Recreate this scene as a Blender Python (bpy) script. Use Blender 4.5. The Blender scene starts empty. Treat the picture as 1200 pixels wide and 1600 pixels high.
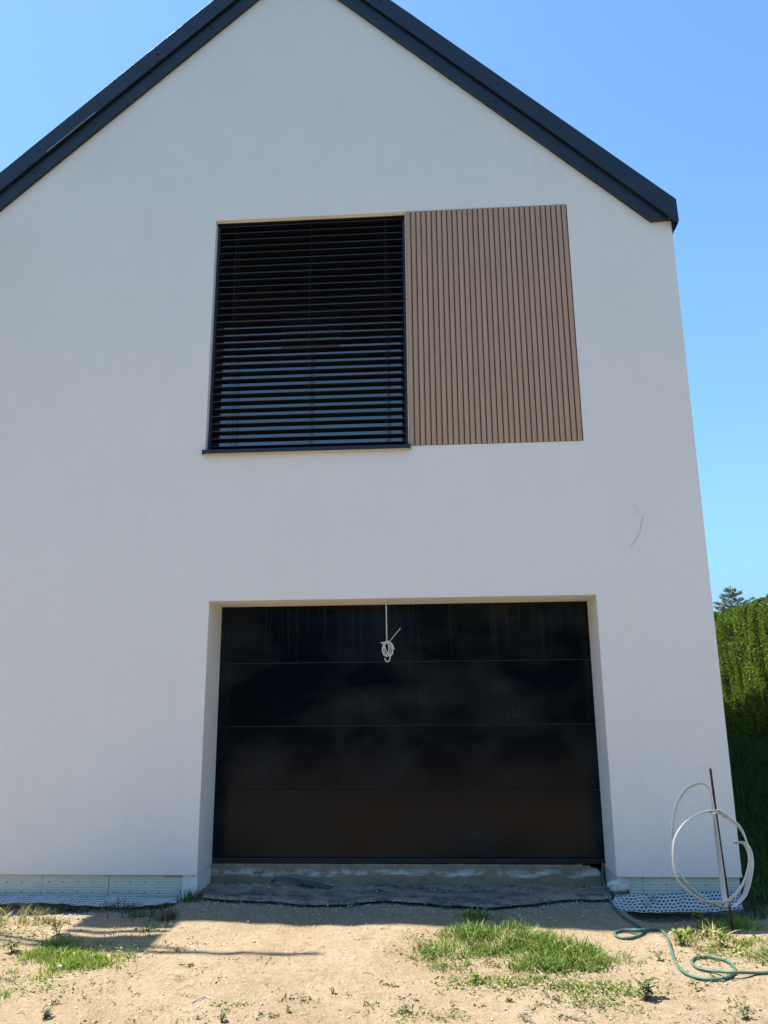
import bpy, bmesh, math, random
import numpy as np
from mathutils import Vector, Matrix
R = math.radians
random.seed(7); rng = np.random.default_rng(11)
scene = bpy.context.scene
COL = scene.collection

# ------------------------------------------------------------ camera, sky, sun, exposure
FPX = 1242.64
CR = Vector((0.99784916, 0.06501752, -0.0083527)); CU = Vector((0.02379363, -0.24051011, 0.97035496)); CF = Vector((-0.06108117, 0.96846663, 0.24153981))
CP = Vector((0, -7.2, 1.4))
cd = bpy.data.cameras.new('camera'); cam = bpy.data.objects.new('camera', cd); COL.objects.link(cam)
cd.sensor_fit = 'VERTICAL'; cd.sensor_height = 24; cd.lens = 24 * FPX / 1600
cd.clip_start = .05; cd.clip_end = 2000
cam.matrix_world = Matrix(((CR.x, CU.x, -CF.x, CP.x), (CR.y, CU.y, -CF.y, CP.y), (CR.z, CU.z, -CF.z, CP.z), (0, 0, 0, 1)))
scene.camera = cam

SUN = Vector((-.51, .088, 1)).normalized()          # direction to the sun
EL = math.asin(SUN.z); AZ = math.atan2(SUN.x, SUN.y)
SKY0, SKY1, SKYK = 1.8, 5.0, .42
w = bpy.data.worlds.new('World'); scene.world = w; w.use_nodes = True
nt = w.node_tree; nt.nodes.clear()
sky = nt.nodes.new('ShaderNodeTexSky'); sky.sky_type = 'NISHITA'; sky.sun_disc = False
sky.sun_elevation = EL; sky.sun_rotation = AZ
sky.air_density = 1.0; sky.dust_density = .5; sky.ozone_density = 2.2; sky.altitude = 900
bg = nt.nodes.new('ShaderNodeBackground'); bg.inputs[1].default_value = .143
wo = nt.nodes.new('ShaderNodeOutputWorld')
lum = nt.nodes.new('ShaderNodeRGBToBW'); nt.links.new(sky.outputs[0], lum.inputs[0])     # the sky's own tint, with its horizon held back
mr = nt.nodes.new('ShaderNodeMapRange'); mr.inputs['From Min'].default_value = SKY0; mr.inputs['From Max'].default_value = SKY1; mr.inputs['To Min'].default_value = 1.0; mr.inputs['To Max'].default_value = SKYK
nt.links.new(lum.outputs[0], mr.inputs['Value'])
tn = nt.nodes.new('ShaderNodeMix'); tn.data_type = 'RGBA'; tn.blend_type = 'MULTIPLY'; tn.inputs[0].default_value = 1; tn.inputs[7].default_value = (.635, .82, .85, 1)
nt.links.new(sky.outputs[0], tn.inputs[6])
vs_ = nt.nodes.new('ShaderNodeVectorMath'); vs_.operation = 'SCALE'; nt.links.new(tn.outputs[2], vs_.inputs[0]); nt.links.new(mr.outputs[0], vs_.inputs['Scale'])
nt.links.new(vs_.outputs[0], bg.inputs[0]); nt.links.new(bg.outputs[0], wo.inputs[0])
sd = bpy.data.lights.new('sun', 'SUN'); sd.energy = 4.4; sd.angle = R(.53); sd.color = (1, .95, .87)
so = bpy.data.objects.new('sun', sd); COL.objects.link(so)
so.rotation_euler = SUN.to_track_quat('Z', 'Y').to_euler(); so.location = (-8, 2, 20)
scene.view_settings.view_transform = 'Standard'; scene.view_settings.look = 'None'
scene.view_settings.exposure = 1.40; scene.view_settings.gamma = 1
scene.render.engine = 'CYCLES'
scene.cycles.max_bounces = 8; scene.cycles.diffuse_bounces = 5

# ------------------------------------------------------------ helpers
def ray(px, py):
    return CF + CR * ((px - 600) / FPX) - CU * ((py - 800) / FPX)
def at(px, py, y):                                   # point of the photo on the vertical plane at depth y
    d = ray(px, py); return CP + d * ((y - CP.y) / d.y)

_ph = rng.uniform(0, 6.28, 40); _dr = rng.uniform(0, 6.28, 40)
def bump(x, y, lam, k):
    s = 0
    for i in range(5):
        a = _dr[(k * 5 + i) % 40]; f = 6.283 / lam * (0.7 + .17 * i)
        s = s + np.sin((x * np.cos(a) + y * np.sin(a)) * f + _ph[(k * 5 + i) % 40])
    return s / 5
def sst(a, b, v):
    t = np.clip((v - a) / (b - a), 0, 1); return t * t * (3 - 2 * t)
def gz(x, y):
    x = np.asarray(x, float); y = np.asarray(y, float)
    z = -.15 + .012 * np.clip(y, -40, 0) * np.exp(np.clip(y, -40, 0) / 30)
    rut = np.sin((x*.35 + y) * 6.283/.10 + .8*np.sin(x*3)) * np.exp(-((x + 1.5 - .6*(y+2))/.5)**2) * (1 - sst(-1.7, -1.2, y))
    fp = 0
    for fx, fy, fa in ((-1.9, -2.2, .5), (-1.55, -1.95, .6), (-1.15, -2.25, .4), (-.75, -1.9, .5), (-.35, -2.15, .6), (.1, -1.8, .4), (-2.2, -1.7, .3), (-.9, -1.25, 1.2), (-.5, -1.05, 1.4), (1.6, -2.2, 2.2), (1.9, -1.95, 2.4)):
        u = (x-fx)*np.cos(fa) + (y-fy)*np.sin(fa); v = -(x-fx)*np.sin(fa) + (y-fy)*np.cos(fa); q_ = (u/.14)**2 + (v/.05)**2
        fp = fp - .011*np.exp(-q_**2) + .004*np.exp(-((q_-1.9)/.7)**2)
    near = np.exp(-(np.abs(y + 1.5) / 9) ** 2)
    z = z + near * (.020 * bump(x, y, 1.6, 0) + .009 * bump(x, y, .5, 1) + .004 * bump(x * .6, y * 1.6, .17, 2) + .0022 * bump(x, y, .075, 3))
    z = z + .0035 * rut * near + fp
    rear = sst(2.55, 4.4, x) * sst(-.4, 3.2, y)
    z = z + .92 * rear
    z = z + .03 * sst(-.35, .3, y) * (1 - sst(2.5, 2.8, x)) * sst(-2.4, -2.0, x)   # heap before the doorway
    trench = sst(-.60, -.15, y) * (1 - sst(.0, .25, y))
    z = z - trench * (.11 * sst(1.35, 1.62, x) * (1 - sst(2.35, 2.7, x)) + .055 * (1 - sst(-2.35, -2.15, x)))
    far = sst(14, 60, np.hypot(x, y))
    return z + far * .6
def G(px, py, lift=0.0):                             # point of the photo on the ground
    d = ray(px, py); t = (-.18 - CP.z) / d.z
    for _ in range(12):
        q = CP + d * t; t = (float(gz(q.x, q.y)) + lift - CP.z) / d.z
    return CP + d * t

def tag(o, label=None, cat=None, group=None, kind=None):
    if label: o['label'] = label
    if cat: o['category'] = cat
    if group: o['group'] = group
    if kind: o['kind'] = kind
    return o
def link_mesh(name, me, mats, parent=None):
    o = bpy.data.objects.new(name, me); COL.objects.link(o)
    for m in (mats if isinstance(mats, (list, tuple)) else [mats]): me.materials.append(m)
    if parent: o.parent = parent; o.matrix_parent_inverse = parent.matrix_world.inverted() if False else Matrix.Translation(-parent.location)
    return o
def empty(name, loc=(0, 0, 0)):
    o = bpy.data.objects.new(name, None); COL.objects.link(o); o.location = loc; o.empty_display_size = .2
    return o
class MB:
    def __init__(s): s.v = []; s.f = []; s.m = []; s.sm = False
    def add(s, vs, fs, m=0):
        n = len(s.v); s.v += [tuple(v) for v in vs]
        for f in fs: s.f.append(tuple(i + n for i in f)); s.m.append(m)
    def box(s, a, b, m=0):
        x0, y0, z0 = a; x1, y1, z1 = b
        s.add([(x0,y0,z0),(x1,y0,z0),(x1,y1,z0),(x0,y1,z0),(x0,y0,z1),(x1,y0,z1),(x1,y1,z1),(x0,y1,z1)],
              [(0,3,2,1),(4,5,6,7),(0,1,5,4),(1,2,6,5),(2,3,7,6),(3,0,4,7)], m)
    def prism(s, pts, y0, y1, m=0):                  # pts (x,z) polygon counter-clockwise seen from -y
        n = len(pts)
        s.add([(p[0], y0, p[1]) for p in pts] + [(p[0], y1, p[1]) for p in pts],
              [tuple(range(n)), tuple(range(2*n-1, n-1, -1))] + [(i, i + n, (i+1) % n + n, (i+1) % n) for i in range(n)], m)
    def tube(s, pts, r, n=8, m=0, r1=None, caps=True):
        pts = [Vector(p) for p in pts]; k = len(pts); up = Vector((0, 0, 1)); prev = None; vs = []
        for i, p in enumerate(pts):
            t = (pts[min(i+1, k-1)] - pts[max(i-1, 0)]).normalized()
            if prev is None:
                a = up if abs(t.z) < .9 else Vector((1, 0, 0)); u = t.cross(a).normalized()
            else:
                u = (prev - t * prev.dot(t)).normalized()
            prev = u; v = t.cross(u)
            rr = r if r1 is None else r + (r1 - r) * i / max(1, k-1)
            vs += [p + (u * math.cos(6.28318*j/n) + v * math.sin(6.28318*j/n)) * rr for j in range(n)]
        fs = [(i*n+j, i*n+(j+1) % n, (i+1)*n+(j+1) % n, (i+1)*n+j) for i in range(k-1) for j in range(n)]
        if caps: fs += [tuple(range(n-1, -1, -1)), tuple(range((k-1)*n, k*n))]
        s.add(vs, fs, m)
    def ribbon(s, pts, wdirs, wid, th, m=0):
        pts = [Vector(p) for p in pts]; k = len(pts); vs = []
        for i, p in enumerate(pts):
            t = (pts[min(i+1, k-1)] - pts[max(i-1, 0)]).normalized()
            wd = Vector(wdirs[i] if isinstance(wdirs, list) else wdirs); wd = (wd - t * wd.dot(t)).normalized(); nn = t.cross(wd)
            vs += [p + wd*wid/2 + nn*th/2, p - wd*wid/2 + nn*th/2, p - wd*wid/2 - nn*th/2, p + wd*wid/2 - nn*th/2]
        fs = [(i*4+j, i*4+(j+1) % 4, (i+1)*4+(j+1) % 4, (i+1)*4+j) for i in range(k-1) for j in range(4)]
        fs += [(3, 2, 1, 0), ((k-1)*4, (k-1)*4+1, (k-1)*4+2, (k-1)*4+3)]
        s.add(vs, fs, m)
    def build(s, name, mats, parent=None, smooth=False, bevel=0, fix=True):
        me = bpy.data.meshes.new(name); me.from_pydata(s.v, [], s.f)
        me.polygons.foreach_set('material_index', s.m)
        if fix:
            bm = bmesh.new(); bm.from_mesh(me); bmesh.ops.recalc_face_normals(bm, faces=bm.faces[:]); bm.to_mesh(me); bm.free()
        if smooth: me.polygons.foreach_set('use_smooth', [True] * len(me.polygons))
        me.update()
        o = link_mesh(name, me, mats, parent)
        if bevel:
            b = o.modifiers.new('bevel', 'BEVEL'); b.width = bevel; b.segments = 2; b.limit_method = 'ANGLE'
        return o
def spline(pts, sub=8):
    P = [Vector(p) for p in pts]; P = [P[0]*2 - P[1]] + P + [P[-1]*2 - P[-2]]; out = []
    for i in range(1, len(P) - 2):
        for k in range(sub):
            t = k / sub; a, b, c, d = P[i-1], P[i], P[i+1], P[i+2]
            out.append(.5 * ((2*b) + (c - a)*t + (2*a - 5*b + 4*c - d)*t*t + (3*b - a - 3*c + d)*t**3))
    out.append(P[-2]); return out

# ------------------------------------------------------------ materials
def mat(name, base, rough=.8, spec=.5, metal=0.0):
    m = bpy.data.materials.new(name); m.use_nodes = True; n = m.node_tree.nodes; b = n['Principled BSDF']
    b.inputs['Base Color'].default_value = (*base, 1); b.inputs['Roughness'].default_value = rough
    b.inputs['Specular IOR Level'].default_value = spec; b.inputs['Metallic'].default_value = metal
    return m
class N:
    def __init__(s, m): s.m = m; s.t = m.node_tree; s.b = s.t.nodes['Principled BSDF']; s._c = None
    def new(s, t, **k):
        n = s.t.nodes.new(t)
        for a, v in k.items(): setattr(n, a, v)
        return n
    def l(s, a, b): s.t.links.new(a, b)
    def co(s, scale=(1, 1, 1), rot=(0, 0, 0), loc=(0, 0, 0)):
        if not s._c: s._c = s.new('ShaderNodeNewGeometry').outputs['Position']
        mp = s.new('ShaderNodeMapping'); mp.inputs['Scale'].default_value = scale; mp.inputs['Rotation'].default_value = rot; mp.inputs['Location'].default_value = loc
        s.l(s._c, mp.inputs['Vector']); return mp.outputs[0]
    def noise(s, sc, det=3, rough=.55, co=None, dist=0):
        n = s.new('ShaderNodeTexNoise'); n.inputs['Scale'].default_value = sc; n.inputs['Detail'].default_value = det
        n.inputs['Roughness'].default_value = rough; n.inputs['Distortion'].default_value = dist
        s.l(co if co is not None else s.co(), n.inputs['Vector']); return n.outputs['Fac']
    def ramp(s, f, stops):
        r = s.new('ShaderNodeValToRGB'); e = r.color_ramp.elements
        while len(e) < len(stops): e.new(.5)
        for i, (p, c) in enumerate(stops):
            e[i].position = p; e[i].color = (*c, 1) if isinstance(c, (tuple, list)) else (c, c, c, 1)
        s.l(f, r.inputs[0]); return r.outputs[0]
    def mix(s, f, a, b, mode='MIX'):
        x = s.new('ShaderNodeMix', data_type='RGBA', blend_type=mode)
        if isinstance(f, (int, float)): x.inputs[0].default_value = f
        else: s.l(f, x.inputs[0])
        for i, v in ((6, a), (7, b)):
            if isinstance(v, (tuple, list)): x.inputs[i].default_value = (*v, 1)
            else: s.l(v, x.inputs[i])
        return x.outputs[2]
    def math(s, op, a, b=0.0, clamp=False):
        x = s.new('ShaderNodeMath', operation=op, use_clamp=clamp)
        for i, v in ((0, a), (1, b)):
            if isinstance(v, (int, float)): x.inputs[i].default_value = v
            else: s.l(v, x.inputs[i])
        return x.outputs[0]
    def bump(s, h, dist, strength=1.0):
        x = s.new('ShaderNodeBump'); x.inputs['Distance'].default_value = dist; x.inputs['Strength'].default_value = strength
        s.l(h, x.inputs['Height']); s.l(x.outputs[0], s.b.inputs['Normal'])
    def base(s, c): s.l(c, s.b.inputs['Base Color'])
    def rough(s, c): s.l(c, s.b.inputs['Roughness'])
    def sep(s):
        x = s.new('ShaderNodeSeparateXYZ'); s.co()
        s.l(s._c, x.inputs[0]); return x.outputs

def varied(name, c1, c2, sc=20, rough=.8, spec=.3, bumpd=0, bsc=200, metal=0):
    m = mat(name, c1, rough, spec, metal); n = N(m)
    n.base(n.mix(n.ramp(n.noise(sc, 4), [(.3, 0.), (.7, 1.)]), c1, c2))
    if bumpd: n.bump(n.noise(bsc, 3), bumpd)
    return m

def plaster():
    m = mat('white_render', (.80, .78, .75), .9, .2); n = N(m)
    big = n.ramp(n.noise(.9, 4, .6), [(.3, (.83, .81, .78)), (.7, (.87, .85, .82))])
    streak = n.ramp(n.noise(1.0, 4, .6, n.co((5, 5, .5))), [(.52, 0.), (.8, .10)])
    c = n.mix(streak, big, (.66, .65, .63))
    g = n.noise(48, 5, .8)
    c = n.mix(n.ramp(g, [(.40, .0), (.66, .34)]), c, (.68, .67, .65))
    z = n.sep()[2]                                     # splash dirt along the foot of the render
    foot = n.math('MULTIPLY', n.ramp(z, [(.0, 1.), (.35, 0.)]), n.noise(9, 5, .7))
    c = n.mix(n.math('MULTIPLY', foot, .14), c, (.62, .57, .50))
    n.base(c); n.bump(n.math('ADD', g, n.math('MULTIPLY', n.noise(14, 2), .5)), .012, 1)
    return m
M = {}
M['plaster'] = plaster()
def navy(name, c, rough):
    m = mat(name, c, rough, .5); n = N(m)
    k = n.ramp(n.noise(2.2, 5, .6, n.co((1, 1, 1))), [(.35, 0.), (.75, 1.)])
    n.base(n.mix(k, c, tuple(v * 1.35 for v in c)))
    n.rough(n.ramp(n.noise(7, 4), [(.3, rough - .07), (.7, rough + .1)]))
    n.bump(n.noise(1.3, 2), .006, .25)
    return m
M['trim'] = navy('anthracite_metal', (.007, .013, .026), .45)
M['trim_dark'] = mat('dark_joint', (.003, .004, .007), .6, .3)
M['slat'] = navy('black_slat', (.003, .004, .008), .45)
M['slat_edge_glint'] = mat('slat_edge_glint', (.03, .05, .09), .3, .6)  # paler, bluish rim colour stands in for light caught on the slat edges
M['cord'] = mat('black_cord', (.02, .02, .022), .8)
M['frame'] = mat('window_frame', (.006, .008, .013), .45, .3)
M['room'] = mat('room_interior', (.05, .05, .05), .9)
M['beige'] = varied('foam_tape', (.55, .47, .37), (.45, .38, .3), 12)
def door_mat():
    m = mat('garage_door_paint', (.004, .006, .010), .3, .16); n = N(m)
    sm = n.ramp(n.noise(1.3, 3, .5, n.co((1, 1, 1.7)), .15), [(.40, 0.), (.72, 1.)])
    st = n.ramp(n.noise(1.0, 5, .65, n.co((34, 1, .9))), [(.52, 0.), (.78, 1.)])
    z = n.sep()[2]
    topd = n.ramp(n.math('MULTIPLY', n.math('SUBTRACT', z, 0), .4), [(.72, .12), (.93, 1.)])
    st2 = n.math('MULTIPLY', st, topd)
    fine = n.noise(1.0, 4, .7, n.co((160, 1, 5)))
    dust = n.math('ADD', n.math('MULTIPLY', sm, .6), n.math('MULTIPLY', st2, .7), True)
    dust = n.math('MULTIPLY', dust, n.ramp(fine, [(.3, .5), (.7, 1.)]))
    c = n.mix(n.math('MULTIPLY', dust, .24), (.0010, .0026, .0060), (.125, .145, .15))
    n.base(c); n.rough(n.ramp(dust, [(0., .15), (1., .5)]))
    n.bump(n.noise(1.1, 1), .003, .4)
    return m
M['door'] = door_mat()
M['rubber'] = mat('black_rubber', (.012, .012, .013), .5)
def concrete():
    m = mat('threshold_concrete', (.3, .28, .25), .9, .2); n = N(m)
    z = n.sep()[2]
    c = n.ramp(n.noise(7, 6, .65), [(.3, (.21, .165, .11)), (.7, (.33, .265, .185))])
    c = n.mix(n.ramp(n.noise(90, 3), [(.4, 0.), (.7, .4)]), c, (.10, .09, .075))
    zz = n.math('ADD', z, n.math('MULTIPLY', n.math('SUBTRACT', n.noise(3, 3), .5), .09))
    band = n.ramp(n.math('ADD', n.math('MULTIPLY', zz, 4), .5), [(.34, 0.), (.40, 1.), (.48, .9), (.62, 0.)])
    pat = n.ramp(n.noise(4.5, 5, .7, n.co((1, 1, 2.5), loc=(3, 0, 0))), [(.44, 0.), (.58, 1.)])
    n.base(n.mix(n.math('MULTIPLY', n.math('MULTIPLY', band, pat), .8), c, (.62, .63, .64)))
    n.bump(n.noise(40, 5), .006, .8); return m
M['concrete'] = concrete()
def wood():
    m = mat('composite_batten', (.3, .22, .17), .65, .3); n = N(m)
    g = n.noise(1.0, 4, .6, n.co((90, 90, 2.2)))
    c = n.ramp(g, [(.3, (.39, .255, .175)), (.7, (.50, .335, .235))])
    t = n.noise(1.0, 1, .5, n.co((19, .01, .01)))
    c = n.mix(n.ramp(t, [(.35, 0.), (.65, .35)]), c, (.36, .235, .165))
    n.base(c); n.bump(n.noise(1.0, 3, .5, n.co((300, 300, 6))), .0012, .6); return m
M['wood'] = wood()
M['groove'] = varied('batten_base', (.14, .085, .062), (.11, .068, .05), 20)
def xps():
    m = mat('insulation_foam', (.55, .68, .66), .75, .3); n = N(m)
    c = n.ramp(n.noise(3.5, 4), [(.3, (.62, .64, .54)), (.7, (.55, .64, .58))])
    z = n.sep()[2]
    low = n.ramp(n.math('ADD', n.math('MULTIPLY', z, 4), .5), [(.0, 1.), (.5, 0.)])
    c = n.mix(n.math('MULTIPLY', low, n.math('ADD', n.noise(12, 4), .1)), c, (.42, .40, .34))
    n.base(c); wv = n.new('ShaderNodeTexWave', wave_type='BANDS', bands_direction='Z'); wv.inputs['Scale'].default_value = 14; wv.inputs['Distortion'].default_value = .3
    n.l(n.co(), wv.inputs['Vector']); n.bump(wv.outputs['Fac'], .003, .8); return m
M['xps'] = xps()
def glue(): return varied('adhesive', (.62, .62, .60), (.48, .47, .43), 15, .9, .2, .006, 60)
M['glue'] = glue()
M['memb'] = varied('dusty_membrane', (.38, .39, .41), (.54, .54, .53), 14, .7, .3)
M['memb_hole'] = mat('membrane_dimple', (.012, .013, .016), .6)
def felt():
    m = mat('dusty_black_membrane', (.05, .055, .065), .7, .3); n = N(m)
    f = n.ramp(n.noise(3.5, 6, .75, n.co((1, 2, 1))), [(.40, 0.), (.54, 1.)])
    spk = n.ramp(n.noise(85, 3, .6), [(.48, 0.), (.66, 1.)])
    c = n.mix(n.math('MULTIPLY', spk, .6), (.035, .042, .055), (.26, .27, .28))
    n.base(n.mix(n.math('MULTIPLY', f, .85), c, n.mix(n.ramp(n.noise(60, 4, .7), [(.4, 0.), (.65, 1.)]), (.22, .17, .12), (.42, .37, .30)))); n.bump(n.noise(48, 4, .7), .016, 1); return m
M['felt'] = felt()
def sand():
    m = mat('sand', (.45, .35, .24), .95, .1); n = N(m)
    x, y, z = n.sep()
    c = n.ramp(n.noise(1.7, 6, .65), [(.28, (.36, .25, .14)), (.5, (.46, .34, .205)), (.75, (.54, .42, .27))])
    c = n.mix(n.ramp(n.noise(26, 5, .7), [(.42, .0), (.68, .6)]), c, (.26, .175, .10))
    c = n.mix(n.ramp(n.noise(240, 3, .7), [(.50, 0.), (.68, .5)]), c, (.62, .53, .42))
    c = n.mix(n.ramp(n.noise(170, 2, .6, n.co(loc=(4, 2, 1))), [(.60, 0.), (.70, .55)]), c, (.17, .13, .09))
    # grey plaster dust and clods close to the wall, darkened for the house shade
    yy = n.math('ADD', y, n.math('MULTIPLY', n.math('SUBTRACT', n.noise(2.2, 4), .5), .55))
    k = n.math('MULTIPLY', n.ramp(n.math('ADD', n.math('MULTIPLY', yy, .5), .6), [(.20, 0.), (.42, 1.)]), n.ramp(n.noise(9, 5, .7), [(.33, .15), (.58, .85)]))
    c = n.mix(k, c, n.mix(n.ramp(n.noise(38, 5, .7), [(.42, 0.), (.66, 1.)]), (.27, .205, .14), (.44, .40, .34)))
    far = n.math('MULTIPLY', n.ramp(n.math('MULTIPLY', x, .1), [(.27, 0.), (.34, 1.)]), n.ramp(n.math('ADD', n.math('MULTIPLY', y, .1), .5), [(.47, 0.), (.53, 1.)]))
    dist = n.new('ShaderNodeVectorMath', operation='LENGTH'); n.l(n.co(), dist.inputs[0])
    far = n.math('MAXIMUM', far, n.ramp(n.math('MULTIPLY', dist.outputs['Value'], .02), [(.44, 0.), (.70, 1.)]))
    c = n.mix(n.ramp(n.noise(70, 4, .75, n.co(loc=(9, 1, 3))), [(.56, 0.), (.66, .7)]), c, (.60, .48, .33))
    back = n.ramp(n.math('ADD', n.math('MULTIPLY', y, -.05), n.math('MULTIPLY', n.noise(.7, 4), .06)), [(.49, 0.), (.56, 1.)])
    far = n.math('MAXIMUM', far, back)
    n.base(n.mix(far, c, n.mix(n.noise(3, 4), (.05, .06, .022), (.09, .085, .04))))
    n.bump(n.math('ADD', n.noise(45, 6, .8), n.math('MULTIPLY', n.noise(9, 4, .6), 1.6)), .034, .9); return m
M['sand'] = sand()
def blade(name, c1, c2, c3):
    m = mat(name, c1, .55, .25); n = N(m)
    oi = n._c_geo = n.new('ShaderNodeNewGeometry').outputs['Random Per Island']
    c = n.ramp(oi, [(.15, c1), (.55, c2), (.92, c3)])
    n.base(c)
    n.b.inputs['Subsurface Weight'].default_value = 0
    tr = n.new('ShaderNodeBsdfTranslucent'); n.l(c, tr.inputs[0])
    mx = n.new('ShaderNodeMixShader'); mx.inputs[0].default_value = .35
    out = n.t.nodes['Material Output']; n.l(n.b.outputs[0], mx.inputs[1]); n.l(tr.outputs[0], mx.inputs[2]); n.l(mx.outputs[0], out.inputs[0])
    return m
M['grass'] = blade('green_grass', (.065, .13, .018), (.16, .25, .035), (.40, .43, .14))
M['bright'] = blade('bright_grass', (.11, .20, .02), (.22, .33, .04), (.42, .44, .12))
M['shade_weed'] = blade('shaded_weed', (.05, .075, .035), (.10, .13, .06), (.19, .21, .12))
M['dry'] = blade('dry_grass', (.14, .17, .05), (.34, .31, .11), (.55, .48, .24))
M['grey_weed'] = blade('dusty_weed', (.07, .10, .035), (.14, .16, .07), (.26, .25, .14))
M['lawn'] = blade('lawn_grass', (.025, .06, .013), (.055, .11, .02), (.11, .17, .035))
M['thuja'] = blade('thuja_spray', (.075, .14, .016), (.16, .245, .026), (.28, .36, .05))
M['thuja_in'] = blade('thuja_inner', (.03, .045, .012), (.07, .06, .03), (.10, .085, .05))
M['spruce'] = blade('spruce_needle', (.12, .19, .17), (.22, .30, .28), (.32, .40, .37))
M['wood_far'] = blade('far_foliage', (.03, .05, .012), (.05, .08, .02), (.02, .035, .01))
M['bark'] = varied('bark', (.10, .075, .055), (.16, .12, .09), 30, .95, .1, .01, 60)
M['rust'] = varied('rusty_steel', (.045, .020, .018), (.085, .036, .028), 40, .85, .3, .003, 300)
M['zinc'] = varied('galvanised_band', (.80, .82, .83), (.66, .68, .70), 9, .42, .5, metal=.55)
M['wire'] = mat('tie_wire', (.25, .23, .21), .5, metal=.6)
M['hose'] = varied('green_hose', (.035, .12, .095), (.10, .17, .14), 18, .5, .4)
M['cable'] = varied('white_cable', (.72, .70, .66), (.55, .53, .50), 30, .5, .4)
M['stone'] = varied('pebble', (.42, .36, .29), (.62, .58, .52), 30, .9, .1)
M['chip'] = varied('white_chip', (.55, .53, .49), (.36, .33, .29), 60, .9, .1)
M['clod'] = varied('soil_clod', (.30, .23, .15), (.42, .34, .24), 40, .95, .1, .004, 120)
M['twig'] = varied('twig', (.14, .10, .07), (.24, .19, .13), 30, .9, .1)
M['plank'] = varied('scaffold_plank', (.34, .26, .17), (.24, .18, .12), 4, .85, .2)
M['galv'] = varied('scaffold_tube', (.45, .46, .47), (.35, .36, .37), 6, .45, .5, metal=.6)
M['paper'] = varied('paper_label', (.30, .34, .34), (.24, .28, .29), 8, .6)
M['ink'] = mat('label_ink', (.03, .08, .09), .6)
M['pink'] = mat('label_stripe', (.13, .085, .11), .6)
def glass():
    m = mat('window_glass', (.02, .025, .03), .02, .5); n = N(m)
    n.b.inputs['Coat Weight'].default_value = .5; n.b.inputs['IOR'].default_value = 2.0
    n.bump(n.noise(.8, 1), .002, .3); return m
M['glass'] = glass()

# ------------------------------------------------------------ ground: one sheet, fine before the house, reaching the horizon
def axis(lo, hi, step, far):
    a = list(np.arange(lo, hi + step / 2, step)); s = step
    while a[-1] < far: s *= 1.25; a.append(a[-1] + s)
    s = step; b = []; q = lo
    while q > -far: s *= 1.25; q -= s; b.append(q)
    return np.array(b[::-1] + a)
xs = axis(-4.6, 3.6, .022, 600); ys = axis(-3.4, 1.0, .022, 600)
GX, GY = np.meshgrid(xs, ys); GZ = gz(GX, GY)
nx = len(xs); ny = len(ys)
me = bpy.data.meshes.new('ground')
V = np.stack([GX.ravel(), GY.ravel(), GZ.ravel()], 1)
I = (np.arange(ny-1)[:, None] * nx + np.arange(nx-1)[None]).ravel()
F = np.stack([I, I+1, I+nx+1, I+nx], 1)
def np_mesh(me, V, F, smooth=False, mi=None):
    k = F.shape[1]
    me.vertices.add(len(V)); me.vertices.foreach_set('co', V.astype(np.float32).ravel())
    me.loops.add(F.size); me.loops.foreach_set('vertex_index', F.astype(np.int32).ravel())
    me.polygons.add(len(F)); me.polygons.foreach_set('loop_start', (np.arange(len(F)) * k).astype(np.int32)); me.polygons.foreach_set('loop_total', np.full(len(F), k, np.int32))
    if mi is not None: me.polygons.foreach_set('material_index', np.asarray(mi, np.int32))
    if smooth: me.polygons.foreach_set('use_smooth', np.ones(len(F), bool))
    me.update(calc_edges=True); me.validate()
np_mesh(me, V, F, True)
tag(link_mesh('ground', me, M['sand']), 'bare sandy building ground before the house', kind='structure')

# ------------------------------------------------------------ house
DL, DR, DT, WB = -2.08, 1.446, 2.389, .048
WL, WM, WR, WZ0, WZ1 = -2.184, -.204, 1.432, 3.838, 6.374
RC, LC, BACK = 2.452, -5.28, 9.8
RX, ZB, S = -1.402, 9.545, .94
REV = .463
house = empty('white_house', (RX, 0, -.15))
tag(house, 'white rendered gabled house with a dark metal roof edge, slatted window and black garage door', 'house')
def filled(loops, y):                               # planar polygon with holes
    bm = bmesh.new(); es = []
    for lp in loops:
        vs = [bm.verts.new((a, y, b)) for a, b in lp]
        es += [bm.edges.new((vs[i], vs[(i+1) % len(vs)])) for i in range(len(vs))]
    bmesh.ops.triangle_fill(bm, edges=es, use_beauty=True)
    for f in bm.faces:
        if f.normal.y > 0: f.normal_flip()
    return bm
EZ = 6.19
outer = [(LC, WB), (DL, WB), (DL, DT), (DR, DT), (DR, WB), (RC, WB), (RC, EZ), (RX, ZB + .10), (LC, EZ)]
win = [(WL, WZ0), (WR, WZ0), (WR, WZ1), (WL, WZ1)]
bm = filled([outer, win], 0)
def quad(bm, *p): bm.faces.new([bm.verts.new(q) for q in p])
# reveals of the doorway (they run below the render edge), of the window; side and rear walls; the return at the wall foot
ZD = -.3
quad(bm, (DL,0,WB),(DL,REV+.05,WB),(DL,REV+.05,DT),(DL,0,DT)); quad(bm, (DR,0,WB),(DR,REV+.05,WB),(DR,REV+.05,DT),(DR,0,DT)); quad(bm, (DL,0,DT),(DR,0,DT),(DR,REV+.05,DT),(DL,REV+.05,DT))
for a, b in (((WL,WZ0),(WL,WZ1)), ((WL,WZ1),(WR,WZ1)), ((WR,WZ1),(WR,WZ0)), ((WR,WZ0),(WL,WZ0))):
    quad(bm, (a[0],0,a[1]),(b[0],0,b[1]),(b[0],.20,b[1]),(a[0],.20,a[1]))
quad(bm, (RC,0,WB),(RC,0,EZ),(RC,BACK,EZ),(RC,BACK,WB)); quad(bm, (LC,0,WB),(LC,0,EZ),(LC,BACK,EZ),(LC,BACK,WB))
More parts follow.
